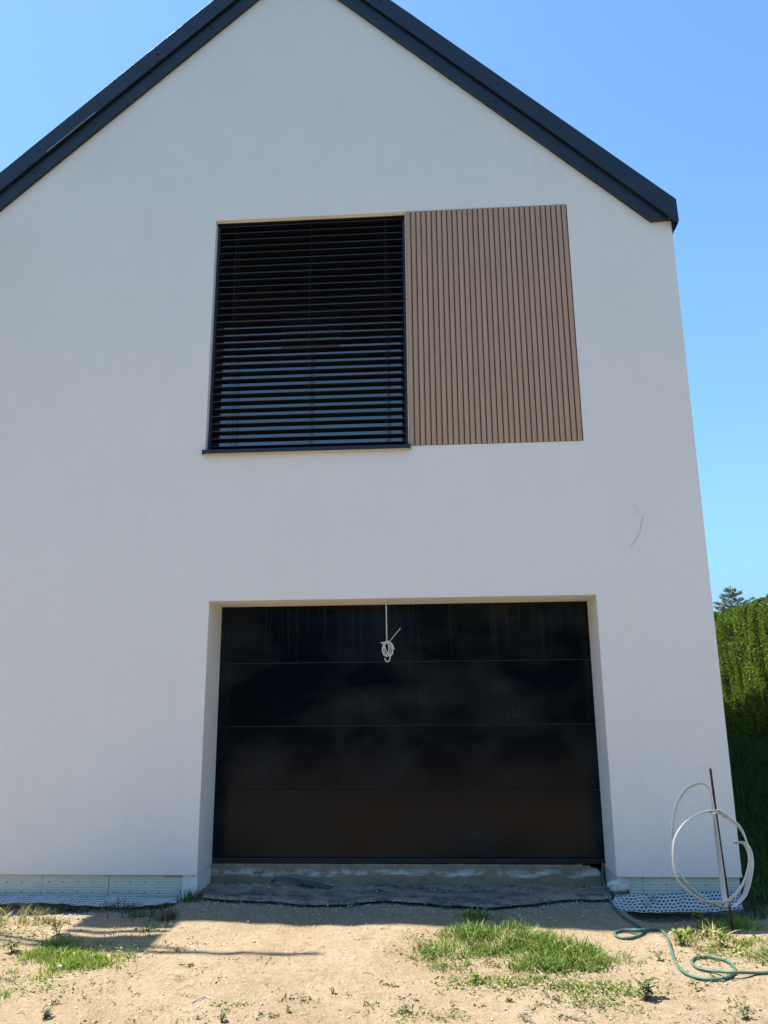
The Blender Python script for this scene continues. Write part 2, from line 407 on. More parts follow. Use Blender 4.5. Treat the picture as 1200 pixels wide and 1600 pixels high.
quad(bm, (LC,BACK,WB),(RC,BACK,WB),(RC,BACK,EZ),(RX,BACK,ZB+.1),(LC,BACK,EZ))
quad(bm, (LC,0,WB),(DL,0,WB),(DL,.08,WB),(LC,.08,WB)); quad(bm, (DR,0,WB),(RC,0,WB),(RC,.08,WB),(DR,.08,WB))
bmesh.ops.remove_doubles(bm, verts=bm.verts[:], dist=1e-5); bmesh.ops.recalc_face_normals(bm, faces=bm.faces[:])
me = bpy.data.meshes.new('wall'); bm.to_mesh(me); bm.free()
wall = link_mesh('wall', me, M['plaster'], house)
# rendered foot of the doorway jambs, set back from the facade
m = MB()
m.box((DL-.125, .022, ZD), (DL+.0015, REV+.06, WB-.002))
m.build('wall_foot', M['plaster'], house)
m = MB(); m.box((DR-.0015, .022, -.02), (DR+.10, REV+.06, WB-.002)); m.box((DR-.003, .10, ZD), (DR+.10, REV+.06, -.022))
m.build('wall_foot', M['glue'], house)
# thin render bead along the doorway edge and window edge
m = MB()
for x, s in ((DL, 1), (DR, -1)): m.box((min(x, x+s*.003), -.0025, WB), (max(x, x+s*.003), .012, DT))
m.box((DL+.003, -.0025, DT-.003), (DR-.003, .012, DT))
m.build('edge_bead', M['plaster'], wall)
# hairline scratch on the render
m = MB(); pts = spline([at(1004.5, 806, -.002), at(1002, 820, -.002), at(999, 833, -.002), at(993, 844, -.002), at(985, 855, -.002)], 5)
m.tube(pts, .0013, 5); tag(m.build('scratch', varied('scratch_grey', (.24, .25, .27), (.32, .33, .35), 40), wall), 'thin curved dark scratch in the render')
m = MB(); m.tube(spline([at(988, 786, -.002), at(992, 792, -.002), at(996, 800, -.002), at(1003, 803, -.002)], 4), .0009, 5)
tag(m.build('scratch', M['chip'], wall), 'short pale scratch in the render')

# plinth insulation boards
pl = empty('plinth', (RX, .04, -.15)); pl.parent = house; pl.matrix_parent_inverse = Matrix.Translation(-house.location)
def subpart(m, name, mats, parent, **k):
    o = m.build(name, mats, None, **k); o.parent = parent; o.matrix_parent_inverse = Matrix.Translation(-(Vector(parent.location)))
    return o
bx = [LC, -4.55, -3.95, -3.45, -2.86, DL-.13]
def foam(x0, x1):
    m = MB(); m.box((x0 + .002, .045 + random.uniform(0, .004), ZD), (x1 - .002, .12, WB - .004))
    for i in range(int((x1 - x0) / .13)):
        for dz in (-.02, -.10):
            x = x0 + .06 + i * .13
            m.tube([(x, .043, dz), (x, .05, dz)], .005, 6, 1)
    subpart(m, 'foam_board', [M['xps'], M['trim_dark']], pl)
for i in range(len(bx)-1): foam(bx[i], bx[i+1])
m = MB(); m.box((DL-.30, .046, WB-.028), (DL-.13, .055, WB-.003)); subpart(m, 'foam_filler', M['beige'], pl)
for x0, x1 in ((DR+.10, 1.66), (1.66, 1.98), (1.98, RC-.005)): foam(x0, x1)
m = MB(); m.box((RC-.045, .125, ZD), (RC-.03, BACK, WB-.004)); subpart(m, 'side_foam', M['xps'], pl)
m = MB(); m.box((LC+.03, .125, ZD), (LC+.045, BACK, WB-.004)); subpart(m, 'side_foam', M['xps'], pl)
# lumps of adhesive at the doorway corner
def lump(name, c, r, mats, parent=None, sq=(1, 1, 1), seed=0, sub=3, amp=.35):
    bm = bmesh.new(); bmesh.ops.create_icosphere(bm, subdivisions=sub, radius=1)
    rr = np.random.default_rng(seed); ph = rr.uniform(0, 6.28, 12); dd = rr.normal(size=(12, 3))
    for v in bm.verts:
        n = sum(math.sin(v.co.dot(Vector(dd[i])) * (1.2 + i*.35) + ph[i]) / (1 + i*.4) for i in range(12))
        v.co = v.co * (1 + amp * n / 3)
        v.co = Vector((v.co.x*sq[0], v.co.y*sq[1], v.co.z*sq[2])) * r + Vector(c)
    me = bpy.data.meshes.new(name); bm.to_mesh(me); bm.free()
    me.polygons.foreach_set('use_smooth', [True]*len(me.polygons))
    return link_mesh(name, me, mats, parent)

# roof: thick slab, two stepped verge boards, screws, cover strips, eave boxes
ML, TL, XE = .215, .432, 2.492
def chev(x, off): return ZB + off - S * abs(x - RX)
XW = 2*RX - XE
roof = None
m = MB()
m.prism([(XE, chev(XE, ML)+.01), (XE, chev(XE, TL)), (RX, ZB+TL), (RX, ZB+ML)], -.055, BACK+.08)
m.prism([(RX, ZB+ML), (RX, ZB+TL), (XW, chev(XW, TL)), (XW, chev(XW, ML)+.01)], -.055, BACK+.08)
roof = m.build('roof', M['trim'], house)
# upper verge boards in lengths with small laps, lower boards
def seg(m, xa, xb, o0, o1, y0, y1): m.prism([(xa, chev(xa, o0)), (xb, chev(xb, o0)), (xb, chev(xb, o1)), (xa, chev(xa, o1))], y0, y1)
m = MB()
ex = [RX, -3.0, -4.3, XW]
for i in range(3): seg(m, ex[i+1], ex[i], ML-.022, TL+.006, -.082 - .002*(i % 2), -.056)
ex = [RX, -.2, 1.25]
for i in range(2): seg(m, ex[i], ex[i+1], ML-.022, TL+.006, -.082 - .002*(i % 2), -.056)
XK = XE + .004
m.prism([(1.25, chev(1.25, ML-.022)), (XK-.006, 6.055), (XK+.004, 6.07), (XK, chev(XK, TL+.006)), (1.25, chev(1.25, TL+.006))], -.084, -.056)
m.box((XE+.001, -.055, 6.06), (XE+.006, BACK+.08, chev(XE, TL)-.005))
m.build('upper_verge_board', M['trim'], roof, bevel=.001)
m = MB()
zc = 6.115; xc = RX + (ZB - zc) / S
m.prism([(RX, ZB), (xc, zc), (RC+.012, zc+.012), (RC+.012, chev(RC, ML-.024)), (RX, ZB+ML-.024)], -.048, -.003)
xc2 = 2*RX - xc
m.prism([(RX-.0005, ZB), (RX-.0005, ZB+ML-.024), (2*RX-RC-.012, chev(RC, ML-.024)), (2*RX-RC-.012, zc+.012), (xc2, zc)], -.048, -.003)
m.build('lower_verge_board', M['trim'], roof, bevel=.003)
m = MB()
seg(m, -4.4, RX, ML-.034, ML-.023, -.0505, -.046); seg(m, RX, 2.40, ML-.034, ML-.023, -.0505, -.046)
m.build('shadow_joint', M['trim_dark'], roof)
m = MB(); seg(m, -4.05, -3.55, ML-.021, ML-.013, -.088, -.0845); m.build('lifted_lap', M['galv'], roof)
m = MB()
for i in range(9):
    for sgn in (-1, 1):
        x = RX + sgn * (.3 + i * .62)
        if abs(x - RX) > 3.7: continue
        for o, y in ((TL-.12, -.0845), (ML-.12, -.049)):
            xx = x + (.03 if o > ML else 0); z = chev(xx, o)
            m = MB(); m.tube([(xx, y-.004, z), (xx, y+.003, z)], .009, 8); m.build('screw', M['trim_dark'], roof)
m = MB(); m.prism([(RC+.001, 6.035), (RC+.006, 6.035), (XE-.003, 6.085), (XE-.003, 6.115), (RC+.001, 6.115)], -.05, BACK); m.build('eave_box', M['trim_dark'], roof)
x0 = 2*RX - XE; m = MB(); m.box((x0, -.045, 6.03), (LC-.001, BACK, 6.115)); m.build('eave_box', M['trim_dark'], roof)

# window: frame, glass, dark room, paper label, sill, blind
win_o = empty('window', ((WL+WM)/2, .14, WZ0)); win_o.parent = house; win_o.matrix_parent_inverse = Matrix.Translation(-house.location)
FY = .165
m = MB()
m.box((WL+.0, FY, WZ0+.0), (WL+.075, FY+.07, WZ1)); m.box((WM-.075, FY, WZ0), (WM, FY+.07, WZ1))
m.box((WL+.075, FY, WZ0), (WM-.075, FY+.07, WZ0+.045)); m.box((WL+.075, FY, WZ1-.16), (WM-.075, FY+.07, WZ1))
subpart(m, 'window_frame', M['frame'], win_o, bevel=.003)
m = MB(); m.box((WL+.076, FY+.03, WZ0+.046), (WM-.076, FY+.05, WZ1-.161)); subpart(m, 'glass_pane', M['glass'], win_o)
lbx0, lbx1 = at(440, 500, FY+.02).x, at(533, 500, FY+.02).x; lz0, lz1 = 4.98, 5.22
m = MB(); m.box((lbx0, FY+.026, lz0), (lbx1, FY+.0295, lz1))
m.box((lbx0+.01, FY+.0245, lz0+.005), (lbx1-.01, FY+.0255, lz0+.035), 2)
for r_ in range(4):
    x = lbx0 + .05
    while x < lbx1 - .06:
        wd = random.uniform(.01, .04); m.box((x, FY+.0245, lz0+.07+r_*.04), (x+wd, FY+.0255, lz0+.095+r_*.04), 1); x += wd + random.uniform(.008, .03)
subpart(m, 'paper_label', [M['paper'], M['ink'], M['pink']], win_o)
sl = MB(); sa, sb = at(316, 706, -.045).x, at(641, 700, -.045).x
sl.box((sa, -.045, WZ0-.012), (sb, FY-.001, WZ0+.004)); sl.box((sa, -.048, WZ0-.034), (sb, -.040, WZ0+.004)); sl.box((sa-.003, -.049, WZ0-.036), (sa, .0, WZ0+.012)); sl.box((sb, -.049, WZ0-.036), (sb+.003, .0, WZ0+.012))
subpart(sl, 'sill', M['trim'], win_o, bevel=.0015)
m = MB(); m.box((WM-.012, .001, WZ0+.005), (WM+.001, FY, WZ1-.002)); subpart(m, 'jamb', M['beige'], win_o)
m = MB(); m.box((WL+.002, .055, WZ1-.022), (WM-.013, .150, WZ1-.002)); subpart(m, 'blind_box', M['trim_dark'], win_o)

bl = empty('venetian_blind', ((WL+WM)/2, .095, WZ0)); bl.parent = house; bl.matrix_parent_inverse = Matrix.Translation(-house.location)
BY = .095; B0, B1 = WL+.040, WM-.042
m = MB(); m.box((WL+.006, BY-.02, WZ0+.006), (WL+.028, BY+.02, WZ1-.03)); subpart(m, 'guide_rail', M['trim'], bl)
m = MB(); m.box((WM-.038, BY-.025, WZ0+.006), (WM-.014, BY+.02, WZ1-.03)); subpart(m, 'guide_rail', M['trim'], bl)
zs = []; z = WZ0 + .060; pitch = .0782
while z < WZ1 - .04: zs.append(z); z += pitch
for z in zs:
    m = MB(); t = R(11.5) + random.uniform(-.012, .012); W2 = .040; n = 8
    prof = []
    for j in range(n+1):
        u = -1 + 2*j/n; yy = u * W2; zz = .006 * (1 - u*u)
        prof.append((BY + yy*math.cos(t) + zz*math.sin(t), z - yy*math.sin(t) + zz*math.cos(t)))
    dz = random.uniform(-.0015, .0015); dz2 = random.uniform(-.002, .002)
    vs = [(B0, p[0], p[1]+dz) for p in prof] + [(B1, p[0], p[1]+dz2) for p in prof] + [(B0, p[0], p[1]+dz-.0012) for p in prof] + [(B1, p[0], p[1]+dz2-.0012) for p in prof]
    k = n+1
    fs = [(j, j+1, k+j+1, k+j) for j in range(n)] + [(2*k+j+1, 2*k+j, 3*k+j, 3*k+j+1) for j in range(n)] + [(0, k, 3*k, 2*k), (n, k+n, 3*k+n, 2*k+n)]
    m.add(vs, fs)
    e0 = prof[0]; m.tube([(B0, e0[0]-.001, e0[1]+dz), (B1, e0[0]-.001, e0[1]+dz2)], .0027, 6, 1)
    m.tube([(WL+.02, BY, z-.002), (B0+.01, BY, z-.002)], .003, 5); m.tube([(B1-.01, BY, z-.002), (WM-.03, BY, z-.002)], .003, 5)
    subpart(m, 'slat', [M['slat'], M['slat_edge_glint']], bl, smooth=False)
m = MB(); m.box((B0, BY-.035, WZ0+.010), (B1, BY+.035, WZ0+.024)); subpart(m, 'bottom_rail', M['slat'], bl, bevel=.002)
for cx in (WL+.21, (WL+WM)/2+.0, WM-.22):
    m = MB(); m.tube([(cx, BY-.046, WZ0+.02), (cx, BY-.046, WZ1-.03)], .0018, 5); m.tube([(cx+.012, BY+.046, WZ0+.02), (cx+.012, BY+.046, WZ1-.03)], .0018, 5)
    m.tube([(cx+.026, BY-.0, WZ0+.02), (cx+.026, BY, WZ1-.03)], .0022, 5)
    for z in zs: m.tube([(cx, BY-.046, z+.004), (cx+.012, BY+.046, z-.015)], .0012, 4); 
    subpart(m, 'ladder_cord', M['cord'], bl)

# batten cladding
NB = 31; pw = (WR - (WM + .003)) / NB
cl = empty('batten_cladding', ((WM+WR)/2, 0, WZ0)); cl.parent = house; cl.matrix_parent_inverse = Matrix.Translation(-house.location)
m = MB(); m.box((WM+.002, .012, WZ0+.0005), (WR-.0005, .035, WZ1-.0005)); subpart(m, 'backing', M['groove'], cl)
for i in range(NB):
    x0 = WM + .003 + i*pw
    m = MB(); dy = random.uniform(0, .001); e = random.uniform(0, .003)
    m.box((x0+.0005, -.006-dy, WZ0+.001+e), (x0+pw*.68, .0118, WZ1-.001)); m.box((x0+pw*.68+.0003, .003, WZ0+.001), (x0+pw*.82, .0117, WZ1-.001))
    subpart(m, 'batten', M['wood'], cl)

# garage door
gd = empty('garage_door', ((DL+DR)/2, REV, .066)); gd.parent = house; gd.matrix_parent_inverse = Matrix.Translation(-house.location)
cuts = [.112, .69, 1.261, 1.845, DT+.06]
for i in range(4):
    m = MB(); z0, z1 = cuts[i]+.003, cuts[i+1]-.004
    ys_ = REV + [0, .0012, 0, .0008][i]
    m.box((DL-.04, ys_, z0), (DR+.04, ys_+.04, z1))
    subpart(m, 'door_section', M['door'], gd, bevel=.0035)
m = MB(); m.box((DL-.04, REV+.012, .10), (DR+.04, REV+.03, DT+.06)); subpart(m, 'joint_backing', M['trim_dark'], gd)
m = MB(); m.box((DL-.04, REV-.006, .068), (DR+.04, REV+.035, .084)); m.box((DL-.04, REV+.002, .085), (DR+.04, REV+.035, .104)); subpart(m, 'bottom_seal', M['rubber'], gd, bevel=.004)
m = MB()
for c_ in cuts[1:4]: m.box((DL+.001, REV-.0015, c_-.0035), (DR-.001, REV+.006, c_-.0005))
subpart(m, 'lit_lip', mat('lit_lip_grey', (.022, .026, .034), .4), gd)  # lighter strip paints the light along each section's top edge

# concrete threshold with a broken right end
m = MB(); nx_ = 150
vs = []; fs = []
for i in range(nx_+1):
    x = DL + .002 + (DR - .055 - DL) * i / nx_; j = random.uniform(-.002, .002)
    tz = .060 + random.uniform(-.0015, .0015); r_ = max(0, (i - nx_ + 8) / 8); tz -= .05 * r_**2 + (.01*math.sin(i*2.1) if r_ > 0 else 0)
    for (y, z) in ((REV-.025+j, -.32), (REV-.028+j*.6, -.08), (REV-.028+j, tz-.006), (REV-.022, tz), (REV+.08, tz+.002)): vs.append((x, y, z))
for i in range(nx_):
    for k in range(4): fs.append((i*5+k, (i+1)*5+k, (i+1)*5+k+1, i*5+k+1))
fs += [tuple(range(nx_*5, nx_*5+5))]
m.add(vs, fs); m.build('threshold', M['concrete'], house, smooth=False)

# ------------------------------------------------------------ things at the foot of the wall
def dimple_strip(name, pts_top, pts_bot, label, seed=0):
    """a band of dimpled sheet leaning between two polylines; holes are real pockets"""
    T = spline(pts_top, 6); Bt = spline(pts_bot, 6)
    L = sum((T[i+1]-T[i]).length for i in range(len(T)-1)); H = sum((T[i]-Bt[i]).length for i in range(len(T))) / len(T)
    cell = .032; nu = int(L/cell)*6; nv = max(6, int(H/cell)*6)
    rr = np.random.default_rng(seed); T = np.array([tuple(v) for v in T]); Bt = np.array([tuple(v) for v in Bt])
    u = np.linspace(0, len(T)-1, nu+1); fu = np.clip(u.astype(int), 0, len(T)-2); du = (u-fu)[:, None]
    A = T[fu]*(1-du)+T[fu+1]*du; Bb = Bt[fu]*(1-du)+Bt[fu+1]*du
    nrm = np.cross((A[-1]-A[0])/L, (Bb.mean(0)-A.mean(0))); nrm /= np.linalg.norm(nrm)
    if nrm[1] > 0: nrm = -nrm
    V = []; 
    for j in range(nv+1):
        v = j/nv; row = A*(1-v)+Bb*v
        sag = .006*np.sin(u*.9+seed)*math.sin(v*3.14) + .004*np.sin(u*2.3+2+v*3)
        cu = (np.arange(nu+1) % 6); cv = j % 6; sh = 3 if (j//6) % 2 else 0; cu = (np.arange(nu+1)+sh) % 6
        inside = ((cu >= 1) & (cu <= 4) & (1 <= cv <= 4)); deep = ((cu >= 2) & (cu <= 3) & (2 <= cv <= 3))
        d = np.where(deep, -.007, np.where(inside, -.004, .001))
        dust = rr.uniform(-.0008, .0008, nu+1)
        V.append(row + (d+sag+dust)[:, None]*nrm)
    V = np.concatenate(V); W = nu+1
    I = (np.arange(nv)[:, None]*W + np.arange(nu)[None]); j, i = np.mgrid[0:nv, 0:nu]
    F = np.stack([I, I+1, I+W+1, I+W], -1).reshape(-1, 4)
    sh = np.where((j//6) % 2 == 1, 3, 0); ci = (i+sh) % 6; cj = j % 6
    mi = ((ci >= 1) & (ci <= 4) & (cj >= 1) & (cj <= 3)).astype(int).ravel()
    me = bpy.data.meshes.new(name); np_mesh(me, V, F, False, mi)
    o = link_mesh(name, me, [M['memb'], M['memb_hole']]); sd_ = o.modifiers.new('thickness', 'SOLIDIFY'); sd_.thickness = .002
    tag(o, label, 'membrane', 'dimpled membrane strips along the plinth'); return o
dimple_strip('dimpled_membrane', [at(x, y, .02) for x, y in ((-190, 1402), (-40, 1399), (60, 1398), (140, 1400), (210, 1399), (274, 1405))],
             [at(x, y, -.13) for x, y in ((-190, 1417), (-40, 1414), (60, 1411), (140, 1416), (210, 1417), (276, 1410))],
             'grey dimpled plastic strip along the wall foot left of the garage', 1)
dimple_strip('dimpled_membrane', [at(x, y, .02) for x, y in ((962, 1400), (1010, 1396), (1060, 1394), (1110, 1392), (1150, 1392))],
             [at(x, y, -.14) for x, y in ((950, 1421), (1010, 1426), (1060, 1425), (1110, 1425), (1162, 1420))],
             'grey dimpled plastic strip at the wall foot behind the steel rod', 2)
# crumpled membrane lying across the doorway
def crumple():
    top = [(318, 1388), (350, 1384), (378, 1379), (420, 1381), (430, 1373), (470, 1379), (520, 1387), (600, 1383), (690, 1384), (760, 1385), (840, 1384), (900, 1388), (955, 1388)]
    bot = [(318, 1402), (360, 1406), (420, 1408), (470, 1412), (520, 1413), (570, 1409), (620, 1408), (700, 1414), (770, 1417), (820, 1412), (880, 1405), (930, 1405), (955, 1404)]
    T = spline([at(a, b, .36) for a, b in top], 30); Bt = spline([G(a, b, .03) for a, b in bot], 30); n = len(T); nv = 34
    T = np.array([tuple(v) for v in T]); Bt = np.array([tuple(v) for v in Bt]); V = []
    for j in range(nv+1):
        v = j/nv; row = T*(1-v)+Bt*v
        x = row[:, 0]; y = row[:, 1]
        w_ = .018*bump(x, y*1.5, .42, 1) + .030*(.5-np.abs(bump(x*1.2+y*.8, y*.9, .26, 2))) + .012*np.abs(bump(x, y*1.4, .09, 3))
        z = .022*sst(.25, .75, v) + np.maximum(gz(x, y) + .012, row[:, 2]*max(0, 1-v*2.2) + (gz(x, y)+.02)*min(1, v*2.2)) + w_*math.sin(3.14*min(1, v*3+.15))**.5
        if v > .93: z -= (v-.93)*.25
        V.append(np.stack([x, y - .02*bump(x, y*0, .3, 4), z], 1))
    V = np.concatenate(V); I = (np.arange(nv)[:, None]*n + np.arange(n-1)[None]).ravel()
    me = bpy.data.meshes.new('crumpled_membrane'); np_mesh(me, V, np.stack([I, I+1, I+n+1, I+n], 1), True)
    o = link_mesh('crumpled_membrane', me, M['felt']); s_ = o.modifiers.new('t', 'SOLIDIFY'); s_.thickness = .004
    tag(o, 'crumpled dusty black foundation membrane lying across the foot of the garage doorway', 'membrane')
    # a loose upturned flap
    m = MB(); P = [at(424, 1379, .22), at(432, 1373, .22), at(450, 1374, .2), at(475, 1378, .2), at(500, 1383, .2), at(520, 1388, .2)]
    P = spline(P, 5); m.ribbon(P, [Vector((0, -.5, -.9 + .5*math.sin(i*.6))) for i in range(len(P))], .035, .003)
    tag(m.build('membrane_scrap', mat('black_sheet', (.03, .033, .04), .5)), 'loose upturned scrap of black sheet against the concrete threshold', 'scrap')
crumple()
for i, (px, py, y, r, lab) in enumerate(((966, 1383, .05, .052, 'grey lump of dried adhesive at the right foot of the garage doorway'), )):
    q = at(px, py, y); o = lump('adhesive_lump', (q.x, y, q.z), r, M['glue'], sq=(1.3, .7, .8), seed=i+3, amp=.75, sub=4); tag(o, lab, 'adhesive lump')
q = at(958, 1362, .40); o = lump('rubble_heap', (q.x, .36, q.z-.06), .085, M['stone'], sq=(.7, 1, .9), seed=9, amp=.5); tag(o, 'small broken heap of rubble in the right corner of the doorway', 'rubble')
# curled off-cuts of foam on the right strip
q = at(1020, 1402, -.06); m = MB(); m.ribbon(spline([q + Vector((-.02, 0, -.02)), q + Vector((-.012, 0, .02)), q + Vector((.008, .0, .022)), q + Vector((.014, 0, -.025))], 6), Vector((.2, -.9, .3)), .02, .008)
tag(m.build('foam_scrap', M['beige']), 'small curled beige foam scrap on the right dimpled strip', 'scrap')
q = at(1010, 1412, -.09); o = lump('plaster_chunk', q, .03, M['chip'], sq=(.8, .5, 1.2), seed=12, amp=.7); tag(o, 'white plaster chunk lying on the right dimpled strip', 'plaster chunk')

# hanging cable
cb = empty('hanging_cable', at(603, 938, .05)); tag(cb, 'white cable hanging from the doorway lintel with its end coiled up', 'cable')
Y0 = .05
m = MB(); m.tube(spline([at(603, 930, Y0), at(603.5, 950, Y0), at(604, 980, Y0), at(604.5, 1003, Y0)], 6), .0048, 8)
def A(x, y, dy=0): return at(530 + x/7.06, 920 + y/7.06, Y0 + dy)
subpart(m, 'drop', M['cable'], cb, smooth=True)
m = MB(); rl = random.Random(3)
for k, (cx, cy, a, b, rot) in enumerate(((525, 660, 48, 85, .1), (540, 665, 45, 78, -.15), (528, 650, 30, 75, .2), (548, 655, 38, 82, -.3), (515, 665, 34, 72, .05))):
    pts = []
    for i in range(25):
        t = i/24*6.2832; x = a*math.cos(t); y = b*math.sin(t)
        pts.append(A(cx + x*math.cos(rot) - y*math.sin(rot), cy + x*math.sin(rot) + y*math.cos(rot), .006*math.sin(t+k) - .010*k + .02))
    m.tube(pts, .0046, 8, caps=False)
m.tube(spline([A(560, 700, -.03), A(562, 760, -.03), A(545, 800, -.03), A(520, 800, -.03), A(502, 765, -.03)], 6), .0046, 8)
m.tube(spline([A(545, 590, -.03), A(575, 600, -.03), A(592, 630, -.03), A(608, 668, -.03)], 6), .0046, 8)
m.tube(spline([A(545, 600, -.025), A(500, 592, -.035), A(460, 598, -.03)], 6), .0060, 8)
m.tube(spline([A(555, 585, -.02), A(600, 525, -.02), A(640, 478, -.025), A(676, 434, -.03)], 6), .0028, 6)
subpart(m, 'coil', M['cable'], cb, smooth=True)

# rod and band
def C7(x, y, Y): return at(1000 + x/2.76, 880 + y/2.76, Y)
RY = -.6
rb = G(1145, 1452); m = MB()
rp = [Vector((rb.x+.004, rb.y, rb.z-.15)), rb, C7(345, 1200, rb.y+.01), C7(303, 885, rb.y+.02)]
m.tube(spline(rp, 10), .0085, 10)
tag(m.build('steel_rod', M['rust'], smooth=True), 'rusty steel rod standing in the ground at the right house corner', 'rod')
RY = rb.y
sc_ = empty('steel_band_coil', C7(320, 1070, RY)); tag(sc_, 'loops of flat galvanised steel band tied to the rusty rod', 'steel band')
L1 = [(320,1068),(260,1078),(200,1110),(155,1170),(140,1230),(145,1320),(180,1390),(250,1445),(320,1465),(380,1455),(440,1390),(468,1300),(465,1220),(430,1140),(370,1090),(330,1064)]
L2 = [(376,1478),(364,1440),(352,1350),(333,1200),(320,1090),(308,1000),(290,962),(255,950),(200,975),(155,1050),(140,1150),(143,1250),(168,1330),(220,1400),(290,1455),(350,1483),(400,1480),(450,1430),(476,1330),(476,1260),(458,1215),(440,1205),(405,1204)]
m = MB()
def band(Lp, ys, wd):
    n = len(Lp); P = spline([C7(x, y, RY + ys[0] + (ys[1]-ys[0])*i/(n-1)) for i, (x, y) in enumerate(Lp)], 7)
    m.ribbon(P, [Vector((wd[0]*math.cos(i*.05), -.75, wd[1])) for i in range(len(P))], BW, .0035)
BW = .046
band(L1, (-.03, -.05), (.45, .45))
band(L2, (.012, .05), (.5, .35))
subpart(m, 'band', M['zinc'], sc_)
m = MB(); q = C7(322, 1070, RY-.03)
for k in range(3): m.tube([q + Vector((.035*math.cos(t), .04*math.sin(t), .012*math.sin(t*1.0+k) + (k-1)*.006)) for t in [j*.5236 for j in range(13)]], .0022, 5, caps=False)
m.tube(spline([C7(322, 1072, RY-.06), C7(345, 1078, RY-.065), C7(362, 1098, RY-.06), C7(374, 1084, RY-.06), C7(350, 1072, RY-.05)], 5), .0024, 5)
subpart(m, 'tie_wire', M['wire'], sc_)

# garden hose
hp = [(at(943, 1349, .42), 0), (at(941, 1362, .36), 0), (at(943, 1380, .2), 0), (at(949, 1398, .02), 0)]
P = [h[0] for h in hp]
for px, py, l in ((958, 1414, .014), (972, 1430, .013), (990, 1442, .013), (1004, 1452, .014), (999, 1461, .013), (980, 1466, .012), (964, 1463, .012), (961, 1457, .012), (975, 1453, .014), (998, 1453, .034), (1018, 1452, .014), (1034, 1454, .013), (1043, 1466, .013), (1049, 1484, .013), (1055, 1502, .012), (1066, 1517, .012), (1084, 1526, .012), (1110, 1530, .012), (1136, 1527, .012), (1148, 1519, .012), (1146, 1510, .012), (1134, 1501, .012), (1110, 1495, .012), (1088, 1496, .012), (1081, 1503, .012), (1090, 1512, .012), (1112, 1517, .013), (1146, 1519, .036), (1180, 1520, .013), (1230, 1519, .012), (1300, 1524, .012)):
    P.append(G(px, py, l))
m = MB(); m.tube(spline(P, 9), .0090, 12)
tag(m.build('garden_hose', M['hose'], smooth=True), 'green garden hose running from the garage corner and looping over the sand', 'hose')

# ------------------------------------------------------------ grass, weeds, debris
def blades(n, cx, cy, rx, ry, hmin, hmax, wid, lean, seed, fall=1.5, clump=None):
    r = np.random.default_rng(seed)
    a = r.uniform(0, 6.283, n); d = r.uniform(0, 1, n) ** (.5*fall)
    x = cx + rx*d*np.cos(a); y = cy + ry*d*np.sin(a)
    if clump:
        k = r.integers(0, clump, n); kx = r.uniform(-1, 1, clump); ky = r.uniform(-1, 1, clump); ok = kx**2 + ky**2 < 1; kx[~ok] *= .6; ky[~ok] *= .6
        s = r.uniform(.02, .06, clump)
        x = cx + kx[k]*rx + r.normal(size=n)*s[k]; y = cy + ky[k]*ry + r.normal(size=n)*s[k]
        d = np.hypot(kx[k], ky[k])
    h = r.uniform(hmin, hmax, n) * (1 - .55*np.clip(d, 0, 1)**2)
    return x, y, h, np.full(n, wid), lean
def blade_mesh(sets, seed, bend=1.0):
    r = np.random.default_rng(seed); VV = []; FF = []; off = 0
    for x, y, h, wd, lean in sets:
        n = len(x); z = gz(x, y) - .005
        a = r.uniform(0, 6.283, n); dx = np.cos(a); dy = np.sin(a); b = r.uniform(0, 6.283, n); wx = np.cos(b); wy = np.sin(b)
        ln = r.uniform(.1, 1, n) * lean * h; w_ = wd * r.uniform(.6, 1.3, n)
        rows = []
        for t, ww in ((0, .8), (.4, 1.0), (.75, .7), (1.0, .08)):
            px = x + dx*ln*t**2; py = y + dy*ln*t**2; pz = z + h*(t - .35*bend*(ln/np.maximum(h, 1e-4))*t*t*.8)
            rows += [np.stack([px-wx*w_*ww/2, py-wy*w_*ww/2, pz], 1), np.stack([px+wx*w_*ww/2, py+wy*w_*ww/2, pz], 1)]
        V = np.stack(rows, 1).reshape(-1, 3); b0 = np.arange(n)*8
        F = np.concatenate([np.stack([b0+2*k, b0+2*k+1, b0+2*k+3, b0+2*k+2], 1) for k in range(3)])
        VV.append(V); FF.append(F+off); off += len(V)
    return np.concatenate(VV), np.concatenate(FF)
def leaf_bits(x, y, z, size, r, flat=.5):
    """small lance leaves as bent diamonds"""
    n = len(x); c = np.stack([x, y, z], 1); d = r.normal(size=(n, 3)); d[:, 2] *= flat; d /= np.linalg.norm(d, axis=1)[:, None]
    s = np.cross(d, r.normal(size=(n, 3))); s /= np.linalg.norm(s, axis=1)[:, None]
    L = (size * r.uniform(.6, 1.4, n))[:, None]
    V = np.stack([c, c + d*L*.5 + s*L*.2, c + d*L, c + d*L*.5 - s*L*.2], 1).reshape(-1, 3); b = np.arange(n)*4
    return V, np.stack([b, b+1, b+2, b+3], 1)
def put(name, V, F, mats, label=None, cat=None, group=None, kind=None, mi=None, loc=None):
    me = bpy.data.meshes.new(name)
    if loc is not None: V = V - np.array(loc)
    np_mesh(me, V, F, False, mi); o = link_mesh(name, me, mats)
    if loc is not None: o.location = loc
    return tag(o, label, cat, group, kind)
def gp(px, py): q = G(px, py); return q.x, q.y
def patch(name, label, spots, mname, seed, extra=0):
    sets = []
    for k, (px, py, rx, ry, n, h0, h1, w_, ln) in enumerate(spots):
        cx, cy = gp(px, py); sets.append(blades(n, cx, cy, rx, ry, h0, h1, w_, ln, seed*50+k, clump=max(4, int(n/26))))
    V, F = blade_mesh(sets, seed)
    return put(name, V, F, M[mname], label, 'grass', None, 'stuff')
